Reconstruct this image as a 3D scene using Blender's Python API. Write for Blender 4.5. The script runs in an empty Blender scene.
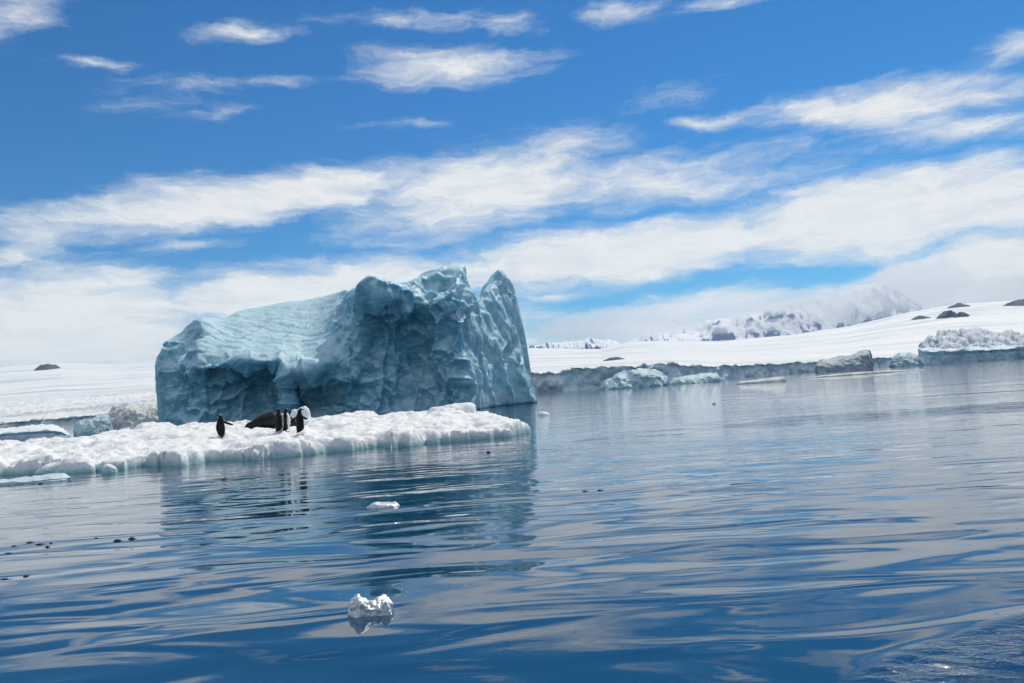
import bpy, bmesh, math, random
import numpy as np
from mathutils import Matrix, Vector

rnd = random.Random(7)
scene = bpy.context.scene
COL = scene.collection
R = math.radians

# ------------------------------------------------------------------ camera
CAM_H = 1.25
LENS = 28.0
F = LENS / 36.0 * 1024.0
PITCH = R(3.46)
ROLL = R(4.0)
cam_data = bpy.data.cameras.new('camera')
cam_data.lens = LENS
cam_data.sensor_width = 36.0
cam_data.clip_start = 0.1
cam_data.clip_end = 60000.0
cam = bpy.data.objects.new('camera', cam_data)
COL.objects.link(cam)
RM = Matrix.Rotation(math.pi / 2 + PITCH, 4, 'X') @ Matrix.Rotation(-ROLL, 4, 'Z')
cam.matrix_world = Matrix.Translation((0, 0, CAM_H)) @ RM
scene.camera = cam
MR = np.array(RM.to_3x3())
CP = np.array([0, 0, CAM_H])

# ------------------------------------------------------------------ sun, view
SUN_AZ = R(34.0)       # from +Y towards +X
SUN_EL = R(52.0)
sd = Vector((math.sin(SUN_AZ) * math.cos(SUN_EL), math.cos(SUN_AZ) * math.cos(SUN_EL), math.sin(SUN_EL)))
sun_data = bpy.data.lights.new('sun', 'SUN')
sun_data.energy = 3.1
sun_data.angle = R(0.5)
sun_data.color = (1.0, 0.94, 0.80)
sun = bpy.data.objects.new('sun', sun_data)
COL.objects.link(sun)
sun.rotation_euler = sd.to_track_quat('Z', 'Y').to_euler()
vs = scene.view_settings
vs.view_transform = 'Standard'
vs.look = 'None'
vs.exposure = 0.0
vs.gamma = 1.0
scene.cycles.max_bounces = 16
scene.cycles.diffuse_bounces = 3
scene.cycles.glossy_bounces = 4
scene.cycles.volume_bounces = 14


def ray(px, py):
    c = np.array([(px - 512.0) / F, -(py - 341.5) / F, -1.0])
    return MR @ c


def at(px, py, D):
    """world point seen at the pixel, D metres ahead"""
    r = ray(px, py)
    return CP + r * (D / r[1])


def on_z(px, py, z=0.0):
    r = ray(px, py)
    return CP + r * ((z - CAM_H) / r[2])


def at_xz(px, D, z):
    """world point D metres ahead at height z in the column px"""
    k = (px - 512.0) / F
    # cx + k*cz = 0, linear in X
    def g(X):
        c = MR.T @ (np.array([X, D, z]) - CP)
        return c[0] + k * c[2]
    a, b = g(0.0), g(1.0)
    return np.array([-a / (b - a), D, z])


def slope_of(px, py):
    """(x/y, z/y) of the direction through a pixel"""
    r = ray(px, py)
    return r[0] / r[1], r[2] / r[1]


# ------------------------------------------------------------------ node helpers
def N(nt, typ, **kw):
    n = nt.nodes.new(typ)
    for k, v in kw.items():
        setattr(n, k, v)
    return n


def L(nt, a, b):
    nt.links.new(a, b)


def math_node(nt, op, a, b=None, clamp=False):
    n = nt.nodes.new('ShaderNodeMath')
    n.operation = op
    n.use_clamp = clamp
    for i, v in enumerate((a, b)):
        if v is None:
            continue
        if isinstance(v, (int, float)):
            n.inputs[i].default_value = v
        else:
            nt.links.new(v, n.inputs[i])
    return n.outputs[0]


def ramp(nt, fac, stops, interp='LINEAR'):
    n = nt.nodes.new('ShaderNodeValToRGB')
    cr = n.color_ramp
    cr.interpolation = interp
    while len(cr.elements) < len(stops):
        cr.elements.new(0.5)
    for e, (p, c) in zip(cr.elements, stops):
        e.position = p
        e.color = (c[0], c[1], c[2], 1.0) if len(c) == 3 else c
    nt.links.new(fac, n.inputs[0])
    return n.outputs[0]


def mix_col(nt, fac, a, b, blend='MIX'):
    n = nt.nodes.new('ShaderNodeMix')
    n.data_type = 'RGBA'
    n.blend_type = blend
    for sock, v in ((n.inputs[0], fac), (n.inputs[6], a), (n.inputs[7], b)):
        if isinstance(v, (int, float)):
            sock.default_value = v
        elif isinstance(v, tuple):
            sock.default_value = (v[0], v[1], v[2], 1.0)
        else:
            nt.links.new(v, sock)
    return n.outputs[2]


def noise_node(nt, vec, scale, detail=4.0, rough=0.55, dist=0.0, dim='3D'):
    n = nt.nodes.new('ShaderNodeTexNoise')
    n.noise_dimensions = dim
    n.inputs['Scale'].default_value = scale
    n.inputs['Detail'].default_value = detail
    n.inputs['Roughness'].default_value = rough
    n.inputs['Distortion'].default_value = dist
    if vec is not None:
        nt.links.new(vec, n.inputs['Vector'])
    return n.outputs['Fac']


def mapping(nt, vec, loc=(0, 0, 0), rot=(0, 0, 0), scale=(1, 1, 1), typ='POINT'):
    n = nt.nodes.new('ShaderNodeMapping')
    n.vector_type = typ
    n.inputs['Location'].default_value = loc
    n.inputs['Rotation'].default_value = rot
    n.inputs['Scale'].default_value = scale
    nt.links.new(vec, n.inputs['Vector'])
    return n.outputs[0]


# ------------------------------------------------------------------ sky
SKY_K = 0.10
world = bpy.data.worlds.new('World')
scene.world = world
world.use_nodes = True
nt = world.node_tree
nt.nodes.clear()
wout = N(nt, 'ShaderNodeOutputWorld')
bg = N(nt, 'ShaderNodeBackground')
bg.inputs[1].default_value = SKY_K
L(nt, bg.outputs[0], wout.inputs[0])
sky = N(nt, 'ShaderNodeTexSky', sky_type='NISHITA')
sky.sun_disc = False
sky.sun_elevation = SUN_EL
sky.sun_rotation = SUN_AZ
sky.air_density = 1.0
sky.dust_density = 0.1
sky.ozone_density = 4.0
tc = N(nt, 'ShaderNodeTexCoord')
sep = N(nt, 'ShaderNodeSeparateXYZ')
L(nt, tc.outputs['Generated'], sep.inputs[0])
DEG = 180.0 / math.pi
az = math_node(nt, 'MULTIPLY', math_node(nt, 'ARCTAN2', sep.outputs[0], sep.outputs[1]), DEG)
el = math_node(nt, 'MULTIPLY', math_node(nt, 'ARCSINE', sep.outputs[2]), DEG)
comb = N(nt, 'ShaderNodeCombineXYZ')
L(nt, az, comb.inputs[0])
L(nt, el, comb.inputs[1])
P2 = comb.outputs[0]
# wind-drawn warp of the cloud coordinates
nzw = N(nt, 'ShaderNodeTexNoise')
nzw.inputs['Scale'].default_value = 1.0
nzw.inputs['Detail'].default_value = 5.0
nzw.inputs['Roughness'].default_value = 0.6
L(nt, mapping(nt, P2, scale=(0.16, 0.34, 1)), nzw.inputs['Vector'])
vm = N(nt, 'ShaderNodeVectorMath', operation='SUBTRACT')
L(nt, nzw.outputs['Color'], vm.inputs[0])
vm.inputs[1].default_value = (0.5, 0.5, 0.5)
vm2 = N(nt, 'ShaderNodeVectorMath', operation='MULTIPLY')
L(nt, vm.outputs[0], vm2.inputs[0])
vm2.inputs[1].default_value = (7.5, 2.2, 0.0)
vm3 = N(nt, 'ShaderNodeVectorMath', operation='ADD')
L(nt, P2, vm3.inputs[0])
L(nt, vm2.outputs[0], vm3.inputs[1])
PW = vm3.outputs[0]


def azel(px, py):
    r = ray(px, py)
    r = r / np.linalg.norm(r)
    return math.degrees(math.atan2(r[0], r[1])), math.degrees(math.asin(r[2]))


# (x0, y0, x1, y1, half width, weight): cloud streaks, given by where their two ends stand in the sky
CLOUDS = [
    (-60, 18, 70, 6, 22, 0.9), (195, 33, 285, 31, 10, 0.8), (330, 22, 520, 10, 9, 0.55), (455, 28, 540, 22, 11, 0.75),
    (590, 12, 670, 4, 12, 0.9), (690, 4, 760, -4, 10, 0.8),
    (330, 70, 545, 62, 22, 1.15), (90, 82, 340, 78, 9, 0.62), (55, 62, 115, 60, 5, 0.6), (110, 106, 180, 104, 9, 0.45),
    (200, 116, 240, 112, 10, 0.45), (370, 124, 450, 122, 6, 0.55), (610, 110, 720, 84, 14, 0.5),
    (-120, 236, 520, 150, 24, 1.5), (310, 222, 660, 148, 46, 1.5), (470, 190, 860, 158, 32, 1.05), (60, 200, 260, 176, 16, 0.5),
    (60, 312, 580, 258, 32, 1.9), (400, 278, 880, 212, 32, 2.1), (680, 244, 1130, 172, 42, 2.1), (840, 190, 1000, 168, 16, 0.8),
    (720, 122, 1100, 72, 21, 1.25), (850, 140, 1090, 112, 17, 1.0), (985, 60, 1060, 34, 18, 0.9), (670, 122, 740, 118, 8, 0.9),
    (-120, 325, 230, 330, 66, 2.0), (-40, 268, 60, 240, 17, 0.85), (145, 246, 225, 242, 8, 0.75), (70, 252, 130, 248, 7, 0.45),
    (160, 335, 640, 345, 50, 1.7), (510, 300, 600, 292, 9, 0.8), (590, 320, 800, 292, 20, 1.25), (560, 345, 760, 318, 26, 1.3),
    (800, 296, 900, 284, 10, 1.0), (865, 300, 1100, 250, 40, 2.6), (560, 350, 1100, 320, 34, 1.7),
]
shape = None
for (x0, y0, x1, y1, hw, w) in CLOUDS:
    a0, e0 = azel(x0, y0)
    a1, e1 = azel(x1, y1)
    ca, ce = (a0 + a1) / 2, (e0 + e1) / 2
    hl = math.hypot(a1 - a0, e1 - e0) / 2 + 2.0
    hh = hw / F * DEG * 1.25
    ang = math.atan2(e1 - e0, a1 - a0)
    mp = mapping(nt, PW, loc=(ca, ce, 0), rot=(0, 0, ang), scale=(hl, hh, 1), typ='TEXTURE')
    ln = N(nt, 'ShaderNodeVectorMath', operation='LENGTH')
    L(nt, mp, ln.inputs[0])
    v = math_node(nt, 'MULTIPLY', math_node(nt, 'SUBTRACT', 1.0, ln.outputs['Value']), w)
    shape = v if shape is None else math_node(nt, 'MAXIMUM', shape, v)
# random unseen streaks behind and above the view, thickened to add fill light
out_side = math_node(nt, 'MAXIMUM', math_node(nt, 'MULTIPLY', math_node(nt, 'SUBTRACT', math_node(nt, 'ABSOLUTE', az), 42.0), 0.05),
                     math_node(nt, 'MULTIPLY', math_node(nt, 'SUBTRACT', el, 30.0), 0.05), clamp=False)
out_side = math_node(nt, 'MINIMUM', math_node(nt, 'MAXIMUM', out_side, 0.0), 1.0)
elsewhere = math_node(nt, 'MULTIPLY', math_node(nt, 'SUBTRACT', noise_node(nt, mapping(nt, PW, scale=(0.02, 0.06, 1)), 1.0, 4), 0.36), 4.0)
elsewhere = math_node(nt, 'SUBTRACT', elsewhere, math_node(nt, 'MULTIPLY', math_node(nt, 'SUBTRACT', 1.0, out_side), 2.0))
shape = math_node(nt, 'MAXIMUM', shape, elsewhere)
# soft white towards the horizon
hz = math_node(nt, 'SUBTRACT', 1.9, math_node(nt, 'MULTIPLY', el, 0.38))
shape = math_node(nt, 'MAXIMUM', shape, hz)
fb = noise_node(nt, mapping(nt, PW, rot=(0, 0, R(-5)), scale=(0.20, 0.85, 1)), 1.0, 10, 0.66)
fb2 = noise_node(nt, mapping(nt, PW, rot=(0, 0, R(-5)), scale=(0.05, 0.25, 1)), 1.0, 3, 0.5)
m = math_node(nt, 'ADD', shape, math_node(nt, 'MULTIPLY', math_node(nt, 'SUBTRACT', fb, 0.5), 1.5))
m = math_node(nt, 'ADD', m, math_node(nt, 'MULTIPLY', math_node(nt, 'SUBTRACT', fb2, 0.5), 0.5))
mr = N(nt, 'ShaderNodeMapRange', interpolation_type='SMOOTHSTEP')
L(nt, m, mr.inputs[0])
mr.inputs[1].default_value = 0.05
mr.inputs[2].default_value = 1.15
dens = math_node(nt, 'MULTIPLY', mr.outputs[0], 0.93)
cc = ramp(nt, math_node(nt, 'ADD', math_node(nt, 'MULTIPLY', math_node(nt, 'MINIMUM', m, 1.3), 0.40), math_node(nt, 'MULTIPLY', math_node(nt, 'SUBTRACT', fb, 0.42), 1.3)),
          [(0.0, (0.60, 0.69, 0.78)), (0.35, (0.74, 0.78, 0.81)), (0.7, (0.90, 0.90, 0.88)), (1.0, (0.86, 0.86, 0.85))])
cc = mix_col(nt, 1.0, cc, (1.0 / SKY_K, 1.0 / SKY_K, 1.0 / SKY_K), 'MULTIPLY')
hsv = N(nt, 'ShaderNodeHueSaturation')
hsv.inputs['Saturation'].default_value = 1.1
hsv.inputs['Value'].default_value = 0.95
L(nt, sky.outputs[0], hsv.inputs['Color'])
skyc = mix_col(nt, 1.0, hsv.outputs[0], (0.16, 0.68, 0.97), 'MULTIPLY')
L(nt, mix_col(nt, dens, skyc, cc), bg.inputs[0])


# ------------------------------------------------------------------ tagging
def tag(o, label=None, cat=None, group=None, kind=None):
    if label:
        o['label'] = label
    if cat:
        o['category'] = cat
    if group:
        o['group'] = group
    if kind:
        o['kind'] = kind
    return o


def empty(name, loc):
    o = bpy.data.objects.new(name, None)
    o.location = loc
    o.empty_display_size = 0.2
    COL.objects.link(o)
    return o


def mesh_obj(name, V, Fc, mat, parent=None, smooth=True, loc=None):
    """V world coordinates; with a parent empty they are made local to it"""
    V = np.asarray(V, dtype=float)
    origin = np.zeros(3)
    if parent is not None:
        origin = np.array(parent.location)
    elif loc is not None:
        origin = np.array(loc)
    me = bpy.data.meshes.new(name)
    me.from_pydata((V - origin).tolist(), [], [tuple(int(i) for i in f) for f in Fc])
    me.update()
    if smooth:
        me.polygons.foreach_set('use_smooth', [True] * len(me.polygons))
    if mat:
        me.materials.append(mat)
    o = bpy.data.objects.new(name, me)
    COL.objects.link(o)
    if parent is not None:
        o.parent = parent
    elif loc is not None:
        o.location = loc
    return o


# ------------------------------------------------------------------ numpy noise
def _h(ix, iy, iz, s):
    n = (ix.astype(np.int64) * 374761393 + iy.astype(np.int64) * 668265263 + iz.astype(np.int64) * 2147483647 + s * 1274126177) & 0xFFFFFFFF
    n = ((n ^ (n >> 13)) * 1274126177) & 0xFFFFFFFF
    n = ((n ^ (n >> 16)) * 2246822519) & 0xFFFFFFFF
    n = n ^ (n >> 15)
    return n / 4294967295.0


def vnoise(P, s=0):
    P = np.asarray(P, float)
    i = np.floor(P).astype(np.int64)
    f = P - i
    f = f * f * f * (f * (f * 6 - 15) + 10)
    r = 0
    for dx in (0, 1):
        for dy in (0, 1):
            for dz in (0, 1):
                w = (f[..., 0] if dx else 1 - f[..., 0]) * (f[..., 1] if dy else 1 - f[..., 1]) * (f[..., 2] if dz else 1 - f[..., 2])
                r = r + w * _h(i[..., 0] + dx, i[..., 1] + dy, i[..., 2] + dz, s)
    return r * 2 - 1


def fbm(P, s=0, octv=4, g=0.5, ridged=False):
    P = np.asarray(P, float)
    a, t, tot = 1.0, 0, 0
    for k in range(octv):
        n = vnoise(P * (2.03 ** k) + 17.3 * k, s + k)
        if ridged:
            n = 1 - 2 * np.abs(n)
        t = t + a * n
        tot += a
        a *= g
    return t / tot


def worley(P, s=0):
    """F1, F2 and a random id of the nearest cell"""
    P = np.asarray(P, float)
    i = np.floor(P).astype(np.int64)
    f1 = np.full(P.shape[:-1], 9.0)
    f2 = np.full(P.shape[:-1], 9.0)
    cid = np.zeros(P.shape[:-1])
    for dx in (-1, 0, 1):
        for dy in (-1, 0, 1):
            for dz in (-1, 0, 1):
                a, b, c = i[..., 0] + dx, i[..., 1] + dy, i[..., 2] + dz
                q = np.stack([a + _h(a, b, c, s), b + _h(a, b, c, s + 1), c + _h(a, b, c, s + 2)], -1)
                d = np.sqrt(((P - q) ** 2).sum(-1))
                f2 = np.minimum(f2, np.maximum(d, f1))
                near = d < f1
                cid = np.where(near, _h(a, b, c, s + 3), cid)
                f1 = np.minimum(f1, d)
    return f1, f2, cid


def sstep(a, b, x):
    t = np.clip((x - a) / (b - a), 0, 1)
    return t * t * (3 - 2 * t)


def grid_faces(nu, nv):
    a = np.arange(nu * nv).reshape(nu, nv)
    return np.stack([a[:-1, :-1], a[1:, :-1], a[1:, 1:], a[:-1, 1:]], -1).reshape(-1, 4)


def grid_normals(G):
    du = np.gradient(G, axis=0)
    dv = np.gradient(G, axis=1)
    n = np.cross(du, dv)
    return n / (np.linalg.norm(n, axis=-1, keepdims=True) + 1e-9)


def catmull(pts, t):
    """pts (n, ...), t in 0..n-1"""
    pts = np.asarray(pts, float)
    n = len(pts)
    i = np.clip(np.floor(t).astype(int), 0, n - 2)
    f = (t - i).reshape((-1,) + (1,) * (pts.ndim - 1))
    p0 = pts[np.clip(i - 1, 0, n - 1)]
    p1 = pts[i]
    p2 = pts[i + 1]
    p3 = pts[np.clip(i + 2, 0, n - 1)]
    tau = 0.38
    m1 = tau * (p2 - p0)
    m2 = tau * (p3 - p1)
    f2, f3 = f * f, f * f * f
    return (2 * f3 - 3 * f2 + 1) * p1 + (f3 - 2 * f2 + f) * m1 + (-2 * f3 + 3 * f2) * p2 + (f3 - f2) * m2


def loft(stations, nu, counts, disp, ulist=None, smooth_v=0):
    """stations: (n, k, 3) key profiles; returns the displaced grid"""
    S = np.asarray(stations, float)
    n, k = S.shape[:2]
    if ulist is None:
        ulist = np.linspace(0, n - 1, nu)
    A = catmull(S, ulist)                       # nu, k, 3
    tv = np.concatenate([np.linspace(j, j + 1, c, endpoint=False) for j, c in enumerate(counts)] + [[k - 1]])
    B = catmull(np.swapaxes(A, 0, 1), tv)       # nv, nu, 3
    G = np.swapaxes(B, 0, 1)
    for _ in range(smooth_v):
        G[1:-1] = G[1:-1] * 0.5 + (G[:-2] + G[2:]) * 0.25
        G[:, 1:-1] = G[:, 1:-1] * 0.5 + (G[:, :-2] + G[:, 2:]) * 0.25
    nrm = grid_normals(G)
    U = np.broadcast_to(np.asarray(ulist)[:, None], G.shape[:2])
    V = np.broadcast_to(tv[None, :], G.shape[:2])
    d = disp(G, nrm, U, V)
    return G + d


BERG_X = -10.0
WALL_X = at_xz(464, 54.0, 5.0)[0] - BERG_X


# ------------------------------------------------------------------ materials
def new_mat(name):
    m = bpy.data.materials.new(name)
    m.use_nodes = True
    nt = m.node_tree
    b = nt.nodes['Principled BSDF']
    return m, nt, b


def bump(nt, b, height, strength=1.0, dist=1.0):
    n = nt.nodes.new('ShaderNodeBump')
    n.inputs['Strength'].default_value = strength
    n.inputs['Distance'].default_value = dist
    nt.links.new(height, n.inputs['Height'])
    nt.links.new(n.outputs[0], b.inputs['Normal'])
    return n


def mat_ice(name, blue, pale, dirt=None, wall=None, scale=1.0, slope=(0.15, 0.75), foot=None, rough=0.38, sss=0.0, bumpk=1.0, vein=0.5, dirt_amt=0.3):
    m, nt, b = new_mat(name)
    geo = N(nt, 'ShaderNodeNewGeometry')
    tcn = N(nt, 'ShaderNodeTexCoord')
    obj = tcn.outputs['Object']
    sepn = N(nt, 'ShaderNodeSeparateXYZ')
    L(nt, geo.outputs['Normal'], sepn.inputs[0])
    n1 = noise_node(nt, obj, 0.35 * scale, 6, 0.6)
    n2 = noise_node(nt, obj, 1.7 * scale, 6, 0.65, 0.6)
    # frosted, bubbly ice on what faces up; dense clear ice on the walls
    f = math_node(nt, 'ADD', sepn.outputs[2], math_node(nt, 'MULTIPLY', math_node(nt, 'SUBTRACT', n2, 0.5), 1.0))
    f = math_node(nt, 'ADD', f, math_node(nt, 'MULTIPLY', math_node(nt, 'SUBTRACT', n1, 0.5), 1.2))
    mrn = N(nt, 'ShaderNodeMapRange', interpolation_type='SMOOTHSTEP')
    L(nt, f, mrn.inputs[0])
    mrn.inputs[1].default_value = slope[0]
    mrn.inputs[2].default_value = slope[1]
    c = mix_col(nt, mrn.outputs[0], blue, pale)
    # pale streaks and seams in the ice
    nv = noise_node(nt, mapping(nt, obj, rot=(0.3, 0.5, 0), scale=(1, 1, 2.6)), 0.8 * scale, 8, 0.7, 1.5)
    vfac = ramp(nt, nv, [(0.40, (0, 0, 0)), (0.62, (1, 1, 1))])
    c = mix_col(nt, math_node(nt, 'MULTIPLY', vfac, vein), c, pale)
    if dirt:
        nd = noise_node(nt, mapping(nt, obj, scale=(1, 1, 0.5)), 1.1 * scale, 9, 0.75, 0.5)
        df = ramp(nt, nd, [(0.50, (0, 0, 0)), (0.70, (1, 1, 1))])
        c = mix_col(nt, math_node(nt, 'MULTIPLY', df, dirt_amt), c, dirt)
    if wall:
        # right-hand wall painted paler, its brighter light put into the colour
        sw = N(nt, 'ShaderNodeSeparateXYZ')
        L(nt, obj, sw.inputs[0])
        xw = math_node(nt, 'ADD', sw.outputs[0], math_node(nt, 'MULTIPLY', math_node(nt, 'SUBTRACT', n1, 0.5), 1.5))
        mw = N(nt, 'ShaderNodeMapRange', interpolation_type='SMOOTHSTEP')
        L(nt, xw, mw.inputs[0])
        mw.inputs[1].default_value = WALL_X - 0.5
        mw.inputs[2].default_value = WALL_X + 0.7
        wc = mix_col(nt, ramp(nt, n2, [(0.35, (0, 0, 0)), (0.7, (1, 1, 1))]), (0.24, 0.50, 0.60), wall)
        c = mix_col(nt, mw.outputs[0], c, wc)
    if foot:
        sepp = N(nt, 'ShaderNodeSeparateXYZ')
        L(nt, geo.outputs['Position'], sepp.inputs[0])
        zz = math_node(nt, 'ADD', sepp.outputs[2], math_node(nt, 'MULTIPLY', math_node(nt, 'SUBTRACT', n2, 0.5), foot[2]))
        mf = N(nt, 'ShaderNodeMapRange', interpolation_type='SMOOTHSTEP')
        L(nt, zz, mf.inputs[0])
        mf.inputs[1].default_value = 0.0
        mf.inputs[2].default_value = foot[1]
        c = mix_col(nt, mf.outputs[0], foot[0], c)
    L(nt, c, b.inputs['Base Color'])
    b.inputs['Roughness'].default_value = rough
    b.inputs['IOR'].default_value = 1.31
    if sss:
        b.inputs['Subsurface Weight'].default_value = sss
        b.inputs['Subsurface Radius'].default_value = (0.3, 0.8, 1.2)
        b.inputs['Subsurface Scale'].default_value = 0.5
    h = math_node(nt, 'ADD', math_node(nt, 'MULTIPLY', noise_node(nt, obj, 3.0 * scale, 8, 0.65), 0.12 * bumpk / scale),
                  math_node(nt, 'MULTIPLY', noise_node(nt, obj, 14.0 * scale, 4, 0.6), 0.02 * bumpk / scale))
    bump(nt, b, h)
    return m


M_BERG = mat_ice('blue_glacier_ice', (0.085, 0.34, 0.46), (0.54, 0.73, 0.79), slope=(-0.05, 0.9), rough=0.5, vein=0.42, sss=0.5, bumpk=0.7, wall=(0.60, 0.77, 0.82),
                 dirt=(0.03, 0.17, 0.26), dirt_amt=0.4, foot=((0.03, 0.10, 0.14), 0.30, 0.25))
M_FLOE = mat_ice('floe_snow', (0.76, 0.83, 0.84), (0.90, 0.90, 0.89), slope=(-0.2, 0.45), foot=((0.34, 0.56, 0.57), 0.20, 0.16), rough=0.55, scale=2.2, vein=0.5)
M_SNOWLUMP = mat_ice('snow_lump_snow', (0.70, 0.76, 0.78), (0.88, 0.89, 0.89), slope=(-0.3, 0.3), rough=0.6, scale=4)
M_SLAB = mat_ice('wet_slab_ice', (0.52, 0.66, 0.67), (0.70, 0.79, 0.79), slope=(0.0, 0.6), rough=0.25, scale=3)
M_FARBLUE = mat_ice('far_blue_ice', (0.18, 0.42, 0.50), (0.54, 0.69, 0.72), slope=(0.0, 0.8), rough=0.5, scale=0.5, dirt=(0.25, 0.30, 0.30), dirt_amt=0.4)
M_FARDARK = mat_ice('far_dirty_ice', (0.20, 0.29, 0.33), (0.44, 0.51, 0.53), slope=(0.0, 0.9), rough=0.6, scale=0.45, dirt=(0.14, 0.13, 0.11), dirt_amt=0.7)
M_RUBBLE = mat_ice('rubble_ice', (0.40, 0.46, 0.47), (0.66, 0.67, 0.64), slope=(-0.2, 0.6), rough=0.7, scale=0.8, dirt=(0.35, 0.33, 0.28), dirt_amt=0.5)
M_LEDGE = mat_ice('snow_topped_ledge', (0.30, 0.52, 0.66), (0.85, 0.87, 0.88), slope=(0.2, 0.8), rough=0.6, scale=2.0, vein=0.5)
M_CAP = mat_ice('rubble_cap_snow', (0.50, 0.60, 0.66), (0.70, 0.75, 0.78), slope=(-0.2, 0.7), rough=0.7, scale=0.3, vein=0.3)
M_WALL = mat_ice('layered_berg_wall', (0.18, 0.37, 0.47), (0.66, 0.76, 0.80), slope=(0.0, 0.9), rough=0.5, scale=0.35, vein=0.8, dirt=(0.12, 0.22, 0.28), dirt_amt=0.5)
M_CLEAR = mat_ice('clear_growler_ice', (0.66, 0.70, 0.70), (0.88, 0.89, 0.87), slope=(-0.2, 0.8), rough=0.2, scale=14, dirt=(0.40, 0.42, 0.41), dirt_amt=0.5, vein=0.5)
M_CLEAR.node_tree.nodes['Principled BSDF'].inputs['Transmission Weight'].default_value = 0.45
M_DARKICE = mat_ice('dark_ice_scrap', (0.01, 0.013, 0.016), (0.05, 0.06, 0.065), slope=(0.2, 1.2), rough=0.15, scale=30, vein=0.2)


# ------------------------------------------------------------------ water
def mat_water():
    m, nt, b = new_mat('sea_water')
    b.inputs['Base Color'].default_value = (0.001, 0.040, 0.088, 1)
    b.inputs['Roughness'].default_value = 0.02
    b.inputs['IOR'].default_value = 1.72
    geo = N(nt, 'ShaderNodeNewGeometry')
    p = geo.outputs['Position']
    at_ = N(nt, 'ShaderNodeAttribute')
    at_.attribute_name = 'chop'
    chop = at_.outputs['Fac']
    # long low swell, drawn-out wavelets, fine ripples (heights in metres)
    s1 = noise_node(nt, mapping(nt, p, rot=(0, 0, R(8)), scale=(0.16, 0.42, 1)), 1.0, 2, 0.4, 0.6)
    s2 = noise_node(nt, mapping(nt, p, rot=(0, 0, R(-6)), scale=(0.55, 1.5, 1)), 1.0, 1.2, 0.45, 1.2)
    s3 = noise_node(nt, mapping(nt, p, rot=(0, 0, R(12)), scale=(2.2, 5.5, 1)), 1.0, 3, 0.55, 0.5)
    s4 = noise_node(nt, mapping(nt, p, rot=(0, 0, R(25)), scale=(6.0, 16.0, 1)), 1.0, 4, 0.6, 0.8)
    patch = ramp(nt, noise_node(nt, mapping(nt, p, scale=(0.035, 0.11, 1)), 1.0, 3, 0.5), [(0.42, (0.35, 0.35, 0.35)), (0.60, (1, 1, 1))])
    sepp = N(nt, 'ShaderNodeSeparateXYZ')
    L(nt, p, sepp.inputs[0])
    far = N(nt, 'ShaderNodeMapRange', interpolation_type='SMOOTHSTEP')
    L(nt, sepp.outputs[1], far.inputs[0])
    far.inputs[1].default_value = 7.0
    far.inputs[2].default_value = 20.0
    patch = math_node(nt, 'MULTIPLY', patch, math_node(nt, 'ADD', math_node(nt, 'MULTIPLY', far.outputs[0], 0.85), 0.15))
    calm = math_node(nt, 'SUBTRACT', 1.0, math_node(nt, 'MULTIPLY', far.outputs[0], 0.5))
    h = math_node(nt, 'MULTIPLY', math_node(nt, 'MULTIPLY', s1, calm), 0.080)
    h = math_node(nt, 'ADD', h, math_node(nt, 'MULTIPLY', math_node(nt, 'MULTIPLY', s2, calm), 0.024))
    h = math_node(nt, 'ADD', h, math_node(nt, 'MULTIPLY', math_node(nt, 'MULTIPLY', s3, patch), 0.0085))
    h = math_node(nt, 'ADD', h, math_node(nt, 'MULTIPLY', math_node(nt, 'MULTIPLY', s4, chop), 0.016))
    # a gust of wind roughens one long patch of the calm water
    gm = mapping(nt, p, loc=(10.5, 19.5, 0), rot=(0, 0, R(-3)), scale=(8.0, 2.2, 1.0), typ='TEXTURE')
    gl = N(nt, 'ShaderNodeVectorMath', operation='LENGTH')
    L(nt, gm, gl.inputs[0])
    gust = math_node(nt, 'SUBTRACT', 1.0, gl.outputs['Value'])
    gust = math_node(nt, 'ADD', gust, math_node(nt, 'MULTIPLY', math_node(nt, 'SUBTRACT', s2, 0.55), 2.0))
    gust = math_node(nt, 'MINIMUM', math_node(nt, 'MAXIMUM', gust, 0.0), 1.0)
    h = math_node(nt, 'ADD', h, math_node(nt, 'MULTIPLY', math_node(nt, 'MULTIPLY', s3, gust), 0.035))
    bump(nt, b, h)
    return m


def poly_sd(X, Y, poly):
    """signed distance to a closed polygon, positive inside"""
    d = np.full(X.shape, 1e9)
    inside = np.zeros(X.shape, bool)
    n = len(poly)
    for i in range(n):
        x0, y0 = poly[i]
        x1, y1 = poly[(i + 1) % n]
        ex, ey = x1 - x0, y1 - y0
        t = np.clip(((X - x0) * ex + (Y - y0) * ey) / (ex * ex + ey * ey + 1e-12), 0, 1)
        d = np.minimum(d, np.hypot(X - x0 - t * ex, Y - y0 - t * ey))
        c = ((y0 > Y) != (y1 > Y)) & (X < (x1 - x0) * (Y - y0) / (y1 - y0 + 1e-12) + x0)
        inside ^= c
    return np.where(inside, d, -d)


xs = np.concatenate([[-9000, -3000, -900, -250, -70, -20, -6, -2, 0], np.arange(0.6, 5.0, 0.022), [6, 9, 20, 70, 250, 900, 3000, 9000]])
ys = np.concatenate([[-60, -10, 0, 1.2], np.arange(2.0, 5.6, 0.022), [7, 10, 16, 30, 70, 200, 600, 2000, 5000, 9500]])
WX, WY = np.meshgrid(xs, ys, indexing='ij')
wake = [on_z(*p)[:2] for p in ((800, 730), (845, 676), (885, 655), (940, 636), (985, 622), (1030, 606))]
wake = [tuple(w) for w in wake]
wpoly = wake + [(4.9, wake[-1][1] + 0.5), (4.9, 1.9), (wake[0][0] - 0.2, 1.9)]
sdw = poly_sd(WX, WY, wpoly)
PW3 = np.stack([WX, WY, WX * 0], -1)
edge = 0.003 * np.exp(-((sdw - 0.04) / 0.06) ** 2)
chop = sstep(-0.02, 0.22, sdw)
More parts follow.
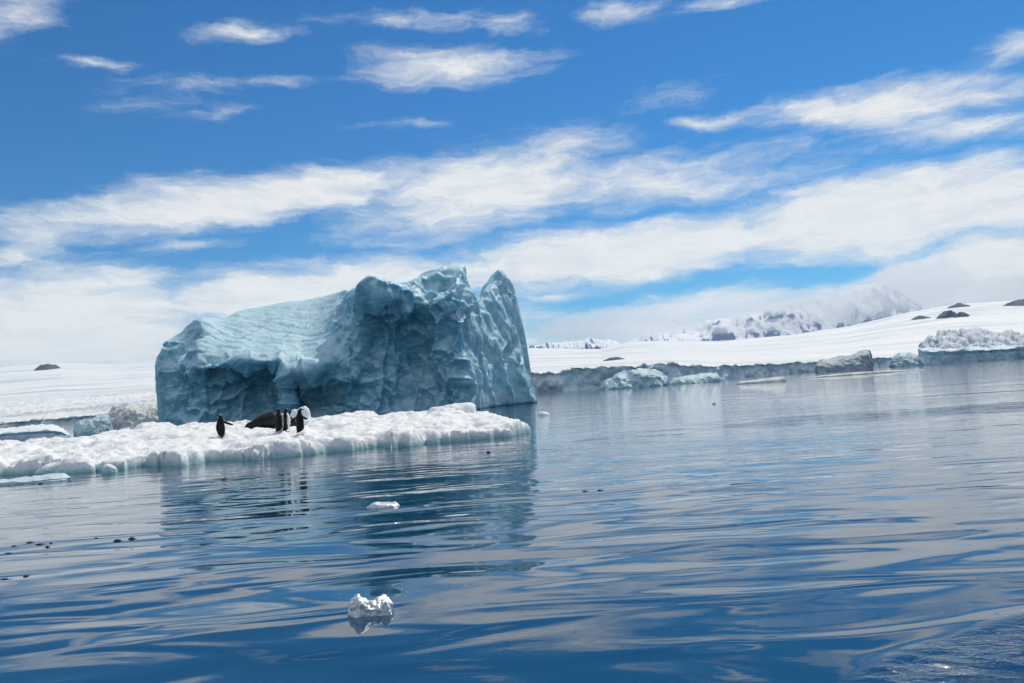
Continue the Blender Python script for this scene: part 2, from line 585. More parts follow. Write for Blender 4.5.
fade = sstep(5.0, 4.4, WX) * sstep(5.6, 5.2, WY) * sstep(1.9, 2.4, WY)
lane = 0.008 * fbm(PW3 * np.array([3.0, 9.0, 1]), 3, 3) + 0.005 * fbm(PW3 * np.array([9.0, 22.0, 1]), 9, 3)
WZ = (edge * (1 + 0.4 * vnoise(PW3 * 4, 5)) + chop * lane - 0.075 * sstep(0.0, 0.8, sdw)) * fade
water = mesh_obj('water', np.stack([WX, WY, WZ], -1).reshape(-1, 3), grid_faces(*WX.shape), mat_water())
a_ = water.data.attributes.new('chop', 'FLOAT', 'POINT')
a_.data.foreach_set('value', (chop * fade).reshape(-1).astype(np.float32))
tag(water, kind='structure')

# ------------------------------------------------------------------ far snow land
# skyline of the snow field, and where its shore lies
SKY = [(-300, 388), (-120, 374), (0, 367), (60, 363), (110, 364), (160, 362), (300, 358), (450, 353), (530, 348), (575, 349), (600, 349), (625, 343), (650, 341),
       (720, 341), (790, 335), (850, 326), (880, 319), (910, 312), (960, 304), (1024, 300), (1200, 292), (1400, 280)]
SHORE = [(-300, 300, 2.5), (0, 320, 2.3), (95, 300, 2.8), (170, 260, 3), (420, 230, 5), (537, 215, 5.6), (600, 222, 5.8), (668, 232, 5.4), (700, 250, 5.0),
         (740, 300, 4.6), (815, 330, 4.2), (900, 380, 4.0), (1024, 420, 4), (1400, 450, 4)]
st = np.array([slope_of(x, y) for x, y in SKY])
# x/y ratio of shore columns at the horizon
sh_t = np.array([at_xz(x, 300.0, 0.0)[0] / 300.0 for x, d, hh in SHORE])
sh_d = np.array([d for x, d, hh in SHORE], float)
sh_h = np.array([hh for x, d, hh in SHORE], float)


def shore(t):
    D0 = np.interp(t, sh_t, sh_d)
    P = np.stack([t * 30, t * 0, t * 0], -1)
    D0 = D0 + 9 * fbm(P * 0.8, 3, 3, 0.5)
    H0 = np.interp(t, sh_t, sh_h) * (1 + 0.22 * fbm(P * 3.0, 8, 5, 0.65))
    return D0, H0


ts = np.linspace(-1.05, 1.15, 900)
DM = 2600.0
qs = np.concatenate([np.linspace(0, 1, 150) ** 1.2, [1.03, 1.08, 1.2]])
D0, H0 = shore(ts)
T, Q = np.meshgrid(ts, qs, indexing='ij')
D0g, H0g = D0[:, None], H0[:, None]
Hsm = np.interp(ts, sh_t, sh_h)[:, None]
Dg = D0g * (DM / D0g) ** Q + 0.6
s1 = np.interp(ts, st[:, 0], st[:, 1])[:, None]
D0s = np.interp(ts, sh_t, sh_d)[:, None]
s0 = (Hsm - CAM_H) / D0s
sl = s0 + (s1 - s0) * np.clip(Q, 0, 1) ** 1.05
TX = T * Dg
P3 = np.stack([TX * 0.004, Dg * 0.004, TX * 0], -1)
# rolling snow, with broken crevassed snow on the left near the shore
und = 0.0055 * fbm(P3 * 0.9, 4, 5, 0.5) * Dg * sstep(0, 0.25, Q) * sstep(1.0, 0.8, Q)
und = und + (H0g - Hsm - 0.2) * sstep(0.05, 0.0, Q)
crev = sstep(-0.25, -0.42, T) * sstep(0.02, 0.08, Q) * sstep(0.5, 0.3, Q)
und = und + crev * 3.0 * fbm(P3 * np.array([6, 22, 1]), 21, 5, 0.65, True)
TZ = CAM_H + Dg * sl + und
TZ = np.where(Q > 1.0, CAM_H + Dg * s1 - (Q - 1.0) * 900, TZ)


def mat_snowfield():
    m, nt, b = new_mat('glacier_snow')
    geo = N(nt, 'ShaderNodeNewGeometry')
    p = geo.outputs['Position']
    n1 = noise_node(nt, mapping(nt, p, scale=(0.003, 0.012, 0.02)), 1.0, 7, 0.6, 0.4)
    c = ramp(nt, n1, [(0.36, (0.52, 0.61, 0.68)), (0.47, (0.76, 0.78, 0.79)), (0.60, (0.87, 0.86, 0.84))])
    L(nt, c, b.inputs['Base Color'])
    b.inputs['Roughness'].default_value = 0.8
    h = math_node(nt, 'MULTIPLY', noise_node(nt, mapping(nt, p, scale=(0.01, 0.05, 0.05)), 1.0, 8, 0.65), 6.0)
    bump(nt, b, h, 1.0, 1.0)
    return m


M_SNOW = mat_snowfield()
field = mesh_obj('snow_field', np.stack([TX, Dg, TZ], -1).reshape(-1, 3), grid_faces(*TX.shape), M_SNOW)
tag(field, kind='structure')

# ice cliff at the shore
tc2 = np.linspace(-1.0, 1.1, 3600)
Dc, Hc = shore(tc2)
vv = np.linspace(0, 1, 22)
TT, VV = np.meshgrid(tc2, vv, indexing='ij')
CZ = -0.6 + (Hc[:, None] + 0.75) * np.clip(VV / 0.88, 0, 1)
CD = Dc[:, None] + np.where(VV > 0.88, (VV - 0.88) / 0.12 * 9.0, 0) + 0.5 * VV
CX = TT * CD
Pc = np.stack([CX, CD, CZ], -1)
w1, w2, wid = worley(Pc * np.array([0.10, 0.1, 0.16]) + fbm(Pc * 0.1, 77, 3)[..., None] * 0.6, 40)
w1b, w2b, _ = worley(Pc * np.array([0.28, 0.2, 0.33]), 50)
dd = (4.0 * (w1 - 0.5) + 1.6 * (w1b - 0.5) + 0.6 * fbm(Pc * 0.5, 60, 3)) + VV * 1.5
CD = CD + dd * sstep(1.0, 0.9, VV)
CZ = CZ + sstep(0.5, 0.88, VV) * sstep(1.0, 0.9, VV) * 0.9 * fbm(Pc * np.array([0.5, 0.3, 0]), 66, 4)
cliff = mesh_obj('shore_ice_cliff', np.stack([TT * (Dc[:, None]), CD, CZ], -1).reshape(-1, 3), grid_faces(*TT.shape),
                 mat_ice('shore_cliff_ice', (0.46, 0.64, 0.72), (0.86, 0.90, 0.91), slope=(-0.2, 0.8), rough=0.6, scale=0.35, dirt=(0.20, 0.27, 0.30), dirt_amt=0.55, vein=0.6))
tag(cliff, kind='structure')


# ------------------------------------------------------------------ mountains
def mat_mountain():
    m, nt, b = new_mat('snowy_rock')
    geo = N(nt, 'ShaderNodeNewGeometry')
    sepn = N(nt, 'ShaderNodeSeparateXYZ')
    L(nt, geo.outputs['Normal'], sepn.inputs[0])
    p = geo.outputs['Position']
    n1 = noise_node(nt, mapping(nt, p, scale=(0.006, 0.004, 0.008)), 1.0, 9, 0.7, 0.3)
    n3 = noise_node(nt, mapping(nt, p, scale=(0.03, 0.015, 0.012)), 1.0, 6, 0.7, 0.6)
    f = math_node(nt, 'ADD', sepn.outputs[2], math_node(nt, 'MULTIPLY', math_node(nt, 'SUBTRACT', n1, 0.5), 1.2))
    f = math_node(nt, 'ADD', f, math_node(nt, 'MULTIPLY', math_node(nt, 'SUBTRACT', n3, 0.5), 0.5))
    fac = ramp(nt, f, [(0.70, (0, 0, 0)), (0.77, (1, 1, 1))])
    c = mix_col(nt, fac, (0.06, 0.13, 0.30), (0.83, 0.85, 0.88))  # rock tinted blue, distance haze put into its colour
    L(nt, c, b.inputs['Base Color'])
    b.inputs['Roughness'].default_value = 0.8
    return m


M_MTN = mat_mountain()


def ridge(name, prof, D, depth, amp, seed, res=320):
    """a range of hills with its crest line at distance D; prof = crest line (px, py)"""
    pt = np.array([slope_of(x, y) for x, y in prof])
    t = np.linspace(pt[0, 0], pt[-1, 0], res)
    sl_ = np.interp(t, pt[:, 0], pt[:, 1])
    v = np.linspace(-1, 1, 90)
    Tm, Vm = np.meshgrid(t, v, indexing='ij')
    Dm = D + Vm * depth
    X = Tm * Dm
    crest = (CAM_H + D * sl_)[:, None]
    prof_v = 1 - np.abs(Vm) ** 0.85
    P = np.stack([X, Dm, X * 0], -1) / amp
    rg = fbm(P * np.array([1.0, 0.45, 1]), seed, 6, 0.55, True)
    Z = crest * prof_v * (1.0) + rg * crest * 0.42 * (1 - np.abs(2 * prof_v - 1)) + 0.10 * crest * rg
    endf = sstep(0, 0.06, (Tm - t[0]) / (t[-1] - t[0])) * sstep(1, 0.94, (Tm - t[0]) / (t[-1] - t[0]))
    Z = Z * endf - 5
    o = mesh_obj(name, np.stack([X, Dm, Z], -1).reshape(-1, 3), grid_faces(*X.shape), M_MTN)
    tag(o, kind='structure')
    return o


ridge('mountain_range', [(600, 352), (640, 338), (665, 328), (700, 322), (740, 316), (775, 306), (815, 300), (850, 290), (872, 284), (893, 288), (910, 298), (930, 308), (960, 318), (1000, 322)], 5600, 1300, 380, 11)
ridge('low_hills', [(500, 356), (530, 345), (552, 342), (575, 341), (600, 339), (618, 342), (640, 352)], 3900, 500, 150, 23, 200)


def field_z(t, D):
    """height of the smooth snow field (x/y ratio t, distance D)"""
    d0 = np.interp(t, sh_t, sh_d)
    q = np.log(D / d0) / np.log(DM / d0)
    a = (np.interp(t, sh_t, sh_h) - CAM_H) / d0
    b = np.interp(t, st[:, 0], st[:, 1])
    w = t * D
    P = np.stack([w * 0.004, D * 0.004, w * 0], -1)
    u = 0.0055 * fbm(P * 0.9, 4, 5, 0.5) * D * sstep(0, 0.25, q) * sstep(1.0, 0.8, q)
    return CAM_H + D * (a + (b - a) * np.clip(q, 0, 1) ** 1.05) + u


def rock(name, x0, x1, yb, h, seed):
    """dark rock showing through the snow: picture span x0..x1, foot yb, height h (pixels)"""
    r = ray((x0 + x1) / 2, yb)
    Ds = np.arange(450.0, 2590.0, 4.0)
    zz = CAM_H + Ds * r[2] / r[1]
    fz = field_z(np.full(Ds.shape, r[0] / r[1]), Ds)
    hit = np.where(zz <= fz)[0]
    D = Ds[hit[0]] if len(hit) else 2400.0
    px = D / F
    c = np.array([r[0] / r[1] * D, D, field_z(np.array([r[0] / r[1]]), np.array([D]))[0]])
    w_, hh = (x1 - x0) * px / 2, h * px
    u = np.linspace(0, 2 * math.pi, 49)
    v = np.linspace(0, 1, 14)
    U, V = np.meshgrid(u, v, indexing='ij')
    rr = V * (1 + 0.45 * fbm(np.stack([np.cos(U) * 1.6, np.sin(U) * 1.6, U * 0], -1), seed, 3))
    X = c[0] + np.cos(U) * rr * w_
    Y = c[1] + np.sin(U) * rr * w_ * 1.1
    Z = np.interp(V.reshape(-1), [0, 1], [1, 0]).reshape(V.shape)
    Z = hh * (1.25 * (1 - V ** 2.2) - 0.25 + 0.9 * fbm(np.stack([X, Y, Z * 0], -1) / (w_ * 0.45), seed + 5, 5, 0.6) * (1 - V))
    t = X / Y
    Z = Z + field_z(t, Y) + hh * 0.05
    o = mesh_obj(name, np.stack([X, Y, Z], -1).reshape(-1, 3), grid_faces(*X.shape), M_ROCK, loc=tuple(c))
    tag(o, kind='structure')
    return o


M_ROCK, nt_, b_ = new_mat('dark_rock')
g_ = N(nt_, 'ShaderNodeNewGeometry')
L(nt_, ramp(nt_, noise_node(nt_, g_.outputs['Position'], 0.08, 6, 0.6), [(0.35, (0.04, 0.05, 0.085)), (0.6, (0.08, 0.09, 0.13)), (0.75, (0.3, 0.3, 0.35))]), b_.inputs['Base Color'])
b_.inputs['Roughness'].default_value = 0.9
rock('rock_outcrop', 35, 59, 369.5, 5, 1)
rock('rock_outcrop', 911, 929, 319.0, 3, 2)
rock('rock_outcrop', 937, 957, 317.5, 6, 3)
rock('rock_outcrop', 953, 970, 316.5, 3.5, 8)
rock('rock_outcrop', 948, 970, 307, 3, 4)
rock('rock_outcrop', 1008, 1040, 305, 5, 9)
rock('rock_outcrop', 602, 625, 360.6, 2.4, 6)

# ------------------------------------------------------------------ the big iceberg
K = CAM_H / 1.5


def W(px, D):
    return ('w', px, D)


# per station: waterline, low face, mid face, brow, slab, crest, thickness behind the crest
BS = [
    ([W(161, 77), (157, 408, 77), (156, 388, 77), (155, 366, 77), (159, 355, 77.5), (164, 349, 78)], 1.0),
    ([W(167, 73), (164, 408, 73), (162, 388, 73), (161, 368, 73.5), (165, 352, 75), (169, 340, 77)], 6),
    ([W(180, 70), (177, 406, 71), (178, 386, 71), (179, 364, 71), (183, 346, 73.5), (188, 322, 77)], 9),
    ([W(201, 69), (200, 405, 70), (202, 386, 69.8), (205, 367, 67.5), (204, 342, 72), (202, 315, 77)], 12),
    ([W(226, 69.5), (226, 408, 70.6), (226, 384, 70.2), (220, 363, 66.8), (225, 338, 73), (224, 317, 79)], 13),
    ([W(240, 70), (240, 408, 71), (240, 380, 70.5), (238, 361, 66.2), (238, 336, 73.5), (238, 310, 81)], 13),
    ([W(258, 70), (258, 408, 71), (258, 379, 70.5), (257, 361, 66.0), (256, 334, 74), (262, 305, 83)], 13),
    ([W(279, 69.5), (279, 408, 70.4), (279, 379, 70), (279, 360, 65.5), (282, 331, 74), (288, 300, 84)], 13),
    ([W(288, 66.8), (289, 405, 66.3), (288, 388, 66), (285, 364, 65.4), (292, 331, 73.5), (303, 299, 84)], 13),
    ([W(303, 67.5), (303, 405, 68.4), (302, 388, 67.8), (300, 370, 65.4), (305, 333, 72.8), (320, 295, 84)], 13),
    ([W(320, 67.5), (319, 405, 68.9), (318, 388, 66.8), (315, 366, 65), (316, 335, 71.5), (330, 293, 83)], 13),
    ([W(343, 67), (342, 405, 67.5), (341, 385, 66), (340, 352, 66.5), (338, 325, 70.5), (344, 289, 80)], 12),
    ([W(360, 66), (360, 402, 66.3), (358, 372, 66), (356, 335, 67.2), (354, 314, 68.5), (355, 290, 74)], 12),
    ([W(378, 65.5), (376, 395, 65.8), (374, 356, 66.6), (372, 318, 66.0), (368, 298, 64.0), (370, 284, 66.5)], 14),
    ([W(396, 65), (395, 395, 66), (394, 354, 67.2), (392, 320, 66.2), (390, 298, 63.9), (388, 281, 67)], 14),
    ([W(415, 66), (415, 395, 67.2), (414, 358, 68.2), (413, 325, 67.4), (411, 298, 66.0), (405, 279, 70)], 13),
    ([W(436, 65.8), (436, 395, 66.8), (436, 358, 67.5), (437, 325, 66.2), (433, 297, 66.0), (430, 269, 72)], 12),
    ([W(456, 65.2), (456, 392, 65.4), (455, 357, 65.6), (455, 322, 64.8), (452, 298, 65.4), (449, 265.5, 71)], 9),
    ([W(465, 64.6), (464, 390, 64.6), (463, 355, 64.8), (463, 322, 64.2), (464, 298, 65.5), (462, 266, 70.5)], 7),
    ([W(474, 68), (474, 385, 68.3), (473, 350, 68.6), (471, 322, 68.5), (470, 300, 69.5), (468, 279, 72)], 6),
    ([W(484, 71.5), (484, 385, 72.6), (483, 354, 74), (481, 330, 74), (478, 314, 75.5), (475, 299, 76.5)], 6),
    ([W(495, 74.3), (494, 385, 74.6), (491, 352, 75.8), (488, 328, 77), (484, 310, 78), (480, 297, 79)], 6),
    ([W(506, 77), (505, 385, 77), (502, 350, 78), (498, 325, 79.6), (492, 300, 80), (487, 282, 81.5)], 6),
    ([W(519, 79.5), (517, 385, 79.6), (512, 350, 80), (507, 320, 81), (501, 293, 82), (499, 269, 83)], 5),
    ([W(530, 81.3), (528, 385, 81.8), (521, 348, 82.4), (515, 316, 83), (509, 290, 83.4), (506, 273, 84)], 4),
    ([W(537, 82.5), (534, 385, 83), (527, 345, 83.5), (520, 312, 84), (514, 288, 84.3), (511, 279, 84.5)], 1.0),
]
stations = []
for pts, th in BS:
    row = []
    for p in pts:
        if p[0] == 'w':
            row.append(at_xz(p[1], p[2] * K, 0.0))
        else:
            row.append(at(p[0], p[1], p[2] * K))
    under = row[0] + np.array([0, 0, -1.2])
    c = row[-1]
    back1 = c + np.array([0, th * 0.45, -0.12 * c[2] - 0.05 * th])
    back2 = np.array([c[0], c[1] + th * 0.9, c[2] * 0.45])
    back3 = np.array([c[0], c[1] + th, -1.2])
    stations.append([under] + row + [back1, back2, back3])


def berg_disp(G, nrm, U, V):
    ns = len(stations)
    end = sstep(0, 1.8, U) * sstep(ns - 1, ns - 1.8, U)
    right = sstep(17.6, 19.5, U)
    slab = sstep(4.1, 4.5, V) * sstep(6.6, 5.9, V) * sstep(2.0, 3.5, U) * sstep(11.8, 10.2, U)
    left_mid = sstep(12.4, 11.0, U)
    warp = np.stack([fbm(G * 0.35, 70 + i, 3) for i in range(3)], -1) * 1.1
    Gw = G + warp
    sc = np.array([1.0, 1.0, 0.62])
    a1, a2, _ = worley(Gw * 0.23 * sc + 4.3, 2)
    b1, b2, _ = worley(Gw * 0.55 * sc + 2.1, 12)
    c1, c2, _ = worley(Gw * 1.25, 21)
    # scallops: hollows with sharp ridges between them
    d = 2.2 * (a1 ** 2 - 0.28) + 1.05 * (b1 ** 2 - 0.28) + 0.17 * (c1 ** 2 - 0.28)
    # crisp broken edges between the hollows
    d = d + 0.20 * np.exp(-(b2 - b1) / 0.10) + 0.05 * np.exp(-(c2 - c1) / 0.10)
    e1, e2, ecid = worley(Gw * 0.38 * np.array([1.0, 1.0, 0.5]) + 7.7, 61)
    d = d + 0.50 * (ecid - 0.5) * sstep(0.02, 0.28, e2 - e1)
    d = d * (1 - 0.85 * slab)
    # fluted right-hand wall
    f1, f2, _ = worley(Gw * np.array([0.5, 0.42, 0.14]), 31)
    g1, g2, _ = worley(Gw * np.array([1.1, 0.9, 0.4]), 37)
    h1, h2, hcid = worley(Gw * np.array([0.8, 0.6, 0.22]) + 3.3, 67)
    flute = 0.7 * (hcid - 0.5) * sstep(0.02, 0.22, h2 - h1) + 1.1 * (f1 ** 2 - 0.28) + 0.3 * (g1 ** 2 - 0.28) + 0.04 * (c1 ** 2 - .28)
    d = d * (1 - right) + flute * right
    d = d + 0.16 * fbm(G * 0.9, 5, 4, 0.5) * (1 - 0.6 * slab) + 0.02 * fbm(G * 4, 6, 3)
    # cracks running down the tall faces
    cr = np.abs(fbm(G * np.array([0.30, 0.3, 0.10]), 90, 3))
    d = d - 0.22 * np.exp(-(cr / 0.05) ** 2) * (1 - slab) * (1 - right * 0.5)
    # diagonal melt grooves on the lit slab
    ph = (G[..., 0] * 0.55 + G[..., 1] * 0.9 + 0.5 * fbm(G * 0.3, 44, 3)) * 5.5
    d = d + slab * (0.022 * np.sin(ph * 1.3) + 0.016 * np.sin(ph * 2.3 + 1) + 0.08 * (c1 ** 2 - .28) + 0.10 * fbm(G * np.array([0.5, 0.5, 0.5]), 49, 3))
    brow = np.exp(-((V - 4.0) / 0.5) ** 2) * left_mid
    d = d * (1 - 0.55 * brow)
    wl = sstep(0.0, 1.4, G[..., 2])
    d = d * (0.45 + 0.55 * wl) * (0.12 + 0.88 * end)
    crest = np.exp(-((V - 6.0) / 0.45) ** 2)
    d = d * (1 - 0.80 * crest) - 0.12 * crest
    out = nrm * d[..., None]
    # undercut notch at the waterline
    notch = np.exp(-((G[..., 2] - 0.15) / 0.35) ** 2)
    out = out + nrm * (-0.10 * notch * end)[..., None]
    return out


G = loft(stations, 0, [4, 34, 34, 40, 40, 40, 18, 12, 8], berg_disp,
         ulist=np.linspace(0, len(stations) - 1, 620), smooth_v=2)
nu_, nv_ = G.shape[:2]
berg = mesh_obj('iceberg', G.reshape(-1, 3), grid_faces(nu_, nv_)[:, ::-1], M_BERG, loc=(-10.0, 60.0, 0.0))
tag(berg, 'huge deep blue iceberg with a sloping slab and a pointed spire, behind the penguins', 'iceberg')

# ------------------------------------------------------------------ the floe
front = [(-420, 500), (-200, 492), (-60, 484), (0, 476), (45, 473), (70, 473), (118, 470), (150, 466), (178, 467), (205, 462), (232, 460), (262, 460), (300, 456), (330, 453), (360, 450), (378, 447),
         (392, 449), (430, 444), (470, 440), (505, 437), (531, 433)]
back_D = [(534, 22.8), (500, 24.5), (470, 25.8), (430, 26.5), (380, 27), (300, 27.5), (220, 28), (150, 29), (80, 30), (0, 31), (-200, 33), (-420, 34)]
fl = [on_z(x, y)[:2] for x, y in front]
bk = [at_xz(x, D, 0)[:2] for x, D in back_D]
floe_poly = [tuple(p) for p in fl + bk]
fx = np.array([p[0] for p in fl])
fy = np.array([p[1] for p in fl])
bx = np.array([p[0] for p in bk])[::-1]
by = np.array([p[1] for p in bk])[::-1]
BUMPS = []   # (x, y, radius, height)
for px, py, r_, h_ in ((85, 466, 0.55, 0.22), (62, 462, 0.5, 0.15), (165, 461, 0.5, 0.12), (250, 452, 0.8, 0.16), (205, 448, 0.6, 0.08),
                       (120, 447, 0.8, 0.10), (30, 455, 0.8, 0.12), (350, 440, 0.8, 0.06), (420, 434, 0.9, 0.06), (330, 428, 0.7, 0.10), (380, 425, 0.9, 0.10), (240, 427, 0.5, 0.02),
                       (165, 440, 0.7, 0.12), (70, 437, 1.3, 0.16), (120, 436, 0.9, 0.12)):
    q = on_z(px, py, 0.45)
    BUMPS.append((q[0], q[1], r_, h_))


def floe_z(X, Y):
    P = np.stack([X, Y, X * 0], -1)
    Xn = X + 0.30 * fbm(P * 0.9, 101, 4) + 0.10 * fbm(P * 5, 105, 3)
    Yn = Y + 0.30 * fbm(P * 0.9 + 50, 102, 4) + 0.12 * fbm(P * 5 + 50, 106, 3)
    sdp = poly_sd(Xn, Yn, floe_poly)
    q1, q2, qc = worley(P * 1.5 + 0.2 * fbm(P * 3, 198, 3)[..., None], 199)
    sdp = sdp + 0.34 * (qc - 0.6) * sstep(0.0, 0.12, q2 - q1)
    yf = np.interp(X, fx, fy)
    yb = np.interp(X, bx, by)
    fr = np.clip((Y - yf) / np.maximum(yb - yf, 0.5), 0, 1)
    top = 0.27 + 0.54 * fr ** 1.1
    top = top * (0.62 + 0.38 * sstep(0.2, -2.4, X)) * (1 - 0.30 * sstep(-13.5, -16.5, X) * fr)
    w1, w2, _ = worley(P * 1.1, 120)
    w1b, _, _ = worley(P * 2.6 + 3, 130)
    w1c, _, _ = worley(P * 6.5 + 3, 140)
    rough = 0.55 + 0.45 * sstep(-0.2, 0.4, fbm(P * 0.35, 150, 2))
    j1, j2, jc = worley(P * 0.9 + 0.25 * fbm(P * 2.0, 190, 3)[..., None], 191)
    k1, k2, kc = worley(P * 2.4 + 0.25 * fbm(P * 5.0, 195, 3)[..., None], 196)
    top = top + 0.20 * (jc - 0.5) * sstep(0.0, 0.14, j2 - j1) + 0.15 * (kc - 0.5) * sstep(0.0, 0.16, k2 - k1) * rough
    top = top + 0.09 * (0.35 - w1 ** 2) * rough + 0.04 * (0.35 - w1b ** 2) * rough + 0.025 * (0.35 - w1c ** 2) + 0.10 * fbm(P * 0.45, 160, 4) + 0.05 * fbm(P * 4.5, 170, 5, 0.65)
    for (x_, y_, r_, h_) in BUMPS:
        top = top + h_ * np.exp(-(((X - x_) / r_) ** 2 + ((Y - y_) / (r_ * 0.8)) ** 2))
    lip = np.clip(sdp / (0.22 + 0.22 * fbm(P * 0.8, 180, 2)), 0, 1)
    z = np.where(sdp > 0, (top + 0.25) * (1 - (1 - lip) ** 2.6) - 0.25, -0.25 + sdp * 0.6)
    return z, sdp


gx = np.arange(-27.0, 1.0, 0.055)
gy = np.arange(16.5, 33.5, 0.055)
FX, FY = np.meshgrid(gx, gy, indexing='ij')
FZ, FS = floe_z(FX, FY)
faces = grid_faces(*FX.shape)
fs = FS.reshape(-1)
keep = (fs[faces] > -0.3).any(1)
faces = faces[keep]
used = np.unique(faces)
remap = -np.ones(fs.size, int)
remap[used] = np.arange(used.size)
PV = np.stack([FX, FY, FZ], -1).reshape(-1, 3)[used]
floe = mesh_obj('ice_floe', PV, remap[faces], M_FLOE, loc=(-8.0, 23.0, 0.0))
tag(floe, 'broad low snow covered ice floe that carries the penguins and the seal', 'ice floe')


def on_floe(px, py, near=0.0):
    """first hit of the pixel's ray with the floe top"""
    r = ray(px, py)
    Ds = np.arange(18.0 + near, 31.0, 0.03)
    Pp = CP[None] + r[None] * (Ds / r[1])[:, None]
    z, s_ = floe_z(Pp[:, 0], Pp[:, 1])
    hit = np.where((Pp[:, 2] <= z) & (s_ > 0.1))[0]
    i = hit[0] if len(hit) else len(Ds) // 3
    return np.array([Pp[i, 0], Pp[i, 1], z[i]])


def ground_at(x, y):
    z, _ = floe_z(np.array([x]), np.array([y]))
    return float(z[0])


# ------------------------------------------------------------------ generic bergs from a side outline
def small_berg(name, prof, D, th, mat, label, seed, amp=0.3, cell=0.5, cat='iceberg', group=None, nu=200, front_k=0.75, waterline=None, parent=None, under=-0.5, tilt=0.0, aspect=(1, 1, 0.8), top_amp=1.0, end_k=0.25, convex=1.0, steep=1.0):
    """prof: top outline from left to right in pixels; D: distance; th: depth from front to back"""
    S = []
    n = len(prof)
    for i, (x, y) in enumerate(prof):
        Di = D + tilt * (i / (n - 1.0))
        crest = at(x, y, Di + th * 0.4)
        k = max(0.12, math.sin(math.pi * min(1, max(0, i / (n - 1.0)))) ** 0.4)
        yc = Di + th * 0.4
        X = crest[0]
        H = crest[2]
        S.append([np.array([X, yc - th * 0.4 * k, under]), np.array([X, yc - th * 0.4 * k, 0.0]), np.array([X, yc - th * 0.4 * k + min(th * 0.07 * k, 0.3 * steep * H), H * front_k * 0.6]),
                  np.array([X, yc - th * 0.4 * k + min(th * 0.14 * k, 0.9 * steep * H), H * front_k]), crest, np.array([X, yc + th * 0.3 * k, H * 0.8]), np.array([X, yc + th * 0.6 * k, under])])
    for row in S:
        for p_ in row:
            p_[0] *= p_[1] / row[4][1]
    def disp(G, nrm, U, V):
        e = np.minimum(U, n - 1 - U)
        asp = np.array(aspect)
        a1, _, _ = worley(G * asp * cell, seed)
        b1, _, _ = worley(G * asp * cell * 2.6, seed + 9)
        d = amp * (convex * 1.6 * (a1 ** 2 - 0.28) + convex * 0.7 * (b1 ** 2 - 0.28) + 0.7 * fbm(G * asp * cell * 2, seed + 3, 5, 0.6))
        return nrm * (d * (end_k + (1 - end_k) * sstep(0, 1.2, e)) * (1 + (top_amp - 1) * sstep(2.2, 3.5, V)))[..., None]
    G = loft(S, nu, [2, 14, 14, 14, 10, 4], disp)
    cen = G.reshape(-1, 3).mean(0)
    cen[2] = 0
    o = mesh_obj(name, G.reshape(-1, 3), grid_faces(*G.shape[:2])[:, ::-1], mat, parent=parent, loc=None if parent else tuple(cen))
    if label:
        tag(o, label, cat, group)
    return o


# low ledge, blue growler and rubble berg at the left, beyond the floe
small_berg('ice_ledge', [(-90, 441), (-88, 434), (-10, 430), (20, 427.5), (40, 425.5), (55, 426), (62, 428.5), (67, 432.5), (71, 436)], 58, 20, M_LEDGE,
           'flat white iceberg with a deep blue shaded edge beyond the floe at far left', 201, 0.13, 0.9, front_k=0.75, steep=0.7)
small_berg('iceberg', [(74, 430), (78, 423), (86, 419), (92, 418), (98, 416), (104, 414.5), (109, 417), (113, 430)], 66, 6, M_FARBLUE,
           'small light blue jagged iceberg between the flat white ledge and the grey rubble mound', 207, 0.22, 0.9)
small_berg('iceberg', [(100, 430), (104, 418), (109, 414), (116, 407.5), (122, 405), (130, 404), (142, 404.5), (154, 405), (168, 405), (180, 410), (190, 428)], 84, 13, M_RUBBLE,
           'pale grey rubbly iceberg mound just left of the huge blue iceberg', 213, 0.3, 0.8)

# bergs against the shore on the right of the big berg
small_berg('iceberg', [(600, 388.5), (605, 383), (612, 378), (618, 373.5), (626, 373), (632, 370), (640, 368.5), (646, 369.5), (654, 370), (662, 374), (667, 378), (671, 385)], 150, 16, M_FARBLUE,
           'pale blue craggy iceberg in front of the shore cliff, larger of the neighbouring pair', 221, 0.55, 0.35)
small_berg('iceberg', [(668, 384), (676, 379), (688, 376), (700, 374), (710, 373.5), (717, 375), (722, 380)], 160, 14, M_FARBLUE,
           'low pale turquoise iceberg in front of the shore cliff, smaller of the neighbouring pair', 227, 0.35, 0.4)
small_berg('iceberg', [(815, 371.5), (817, 363), (824, 360), (836, 357.5), (850, 355), (860, 352), (866, 350), (870, 352), (872, 366), (873, 370)], 230, 24, M_FARDARK,
           'grey blue wedge shaped iceberg rising to the right, alone on the water', 231, 0.55, 0.25)
small_berg('iceberg', [(889, 366), (892, 358), (898, 353.5), (906, 351.5), (914, 354), (920, 358), (925, 364)], 240, 18, M_FARBLUE,
           'small rounded blue iceberg just left of the long layered iceberg', 237, 0.5, 0.3)
lb = empty('iceberg', tuple(at_xz(975, 260, 0)))
tag(lb, 'long layered iceberg with flat blue wall and lumpy snow top at the right edge', 'iceberg')
small_berg('ice_wall', [(919, 365), (919.6, 351), (922, 350), (940, 350), (965, 349.5), (990, 349), (1010, 347.5), (1030, 346), (1060, 344), (1090, 346), (1094, 358)], 250, 55, M_WALL, None, 241, 1.0, 0.16,
           front_k=0.97, parent=lb, nu=420, aspect=(1, 1, 0.5), end_k=0.05, steep=0.5)
small_berg('rubble_cap', [(919.6, 352), (920.5, 344), (924, 342), (930, 335), (936, 338), (939, 331), (950, 330.5), (958, 332), (962, 329.5), (975, 328.5), (986, 330), (998, 333), (1008, 330.5), (1016, 333),
                          (1030, 334), (1050, 330), (1075, 338), (1088, 350)], 257, 44, M_CAP, None, 247, 0.75, 0.42, front_k=0.5, parent=lb, nu=420, top_amp=1.2, end_k=0.05, convex=-1.3)
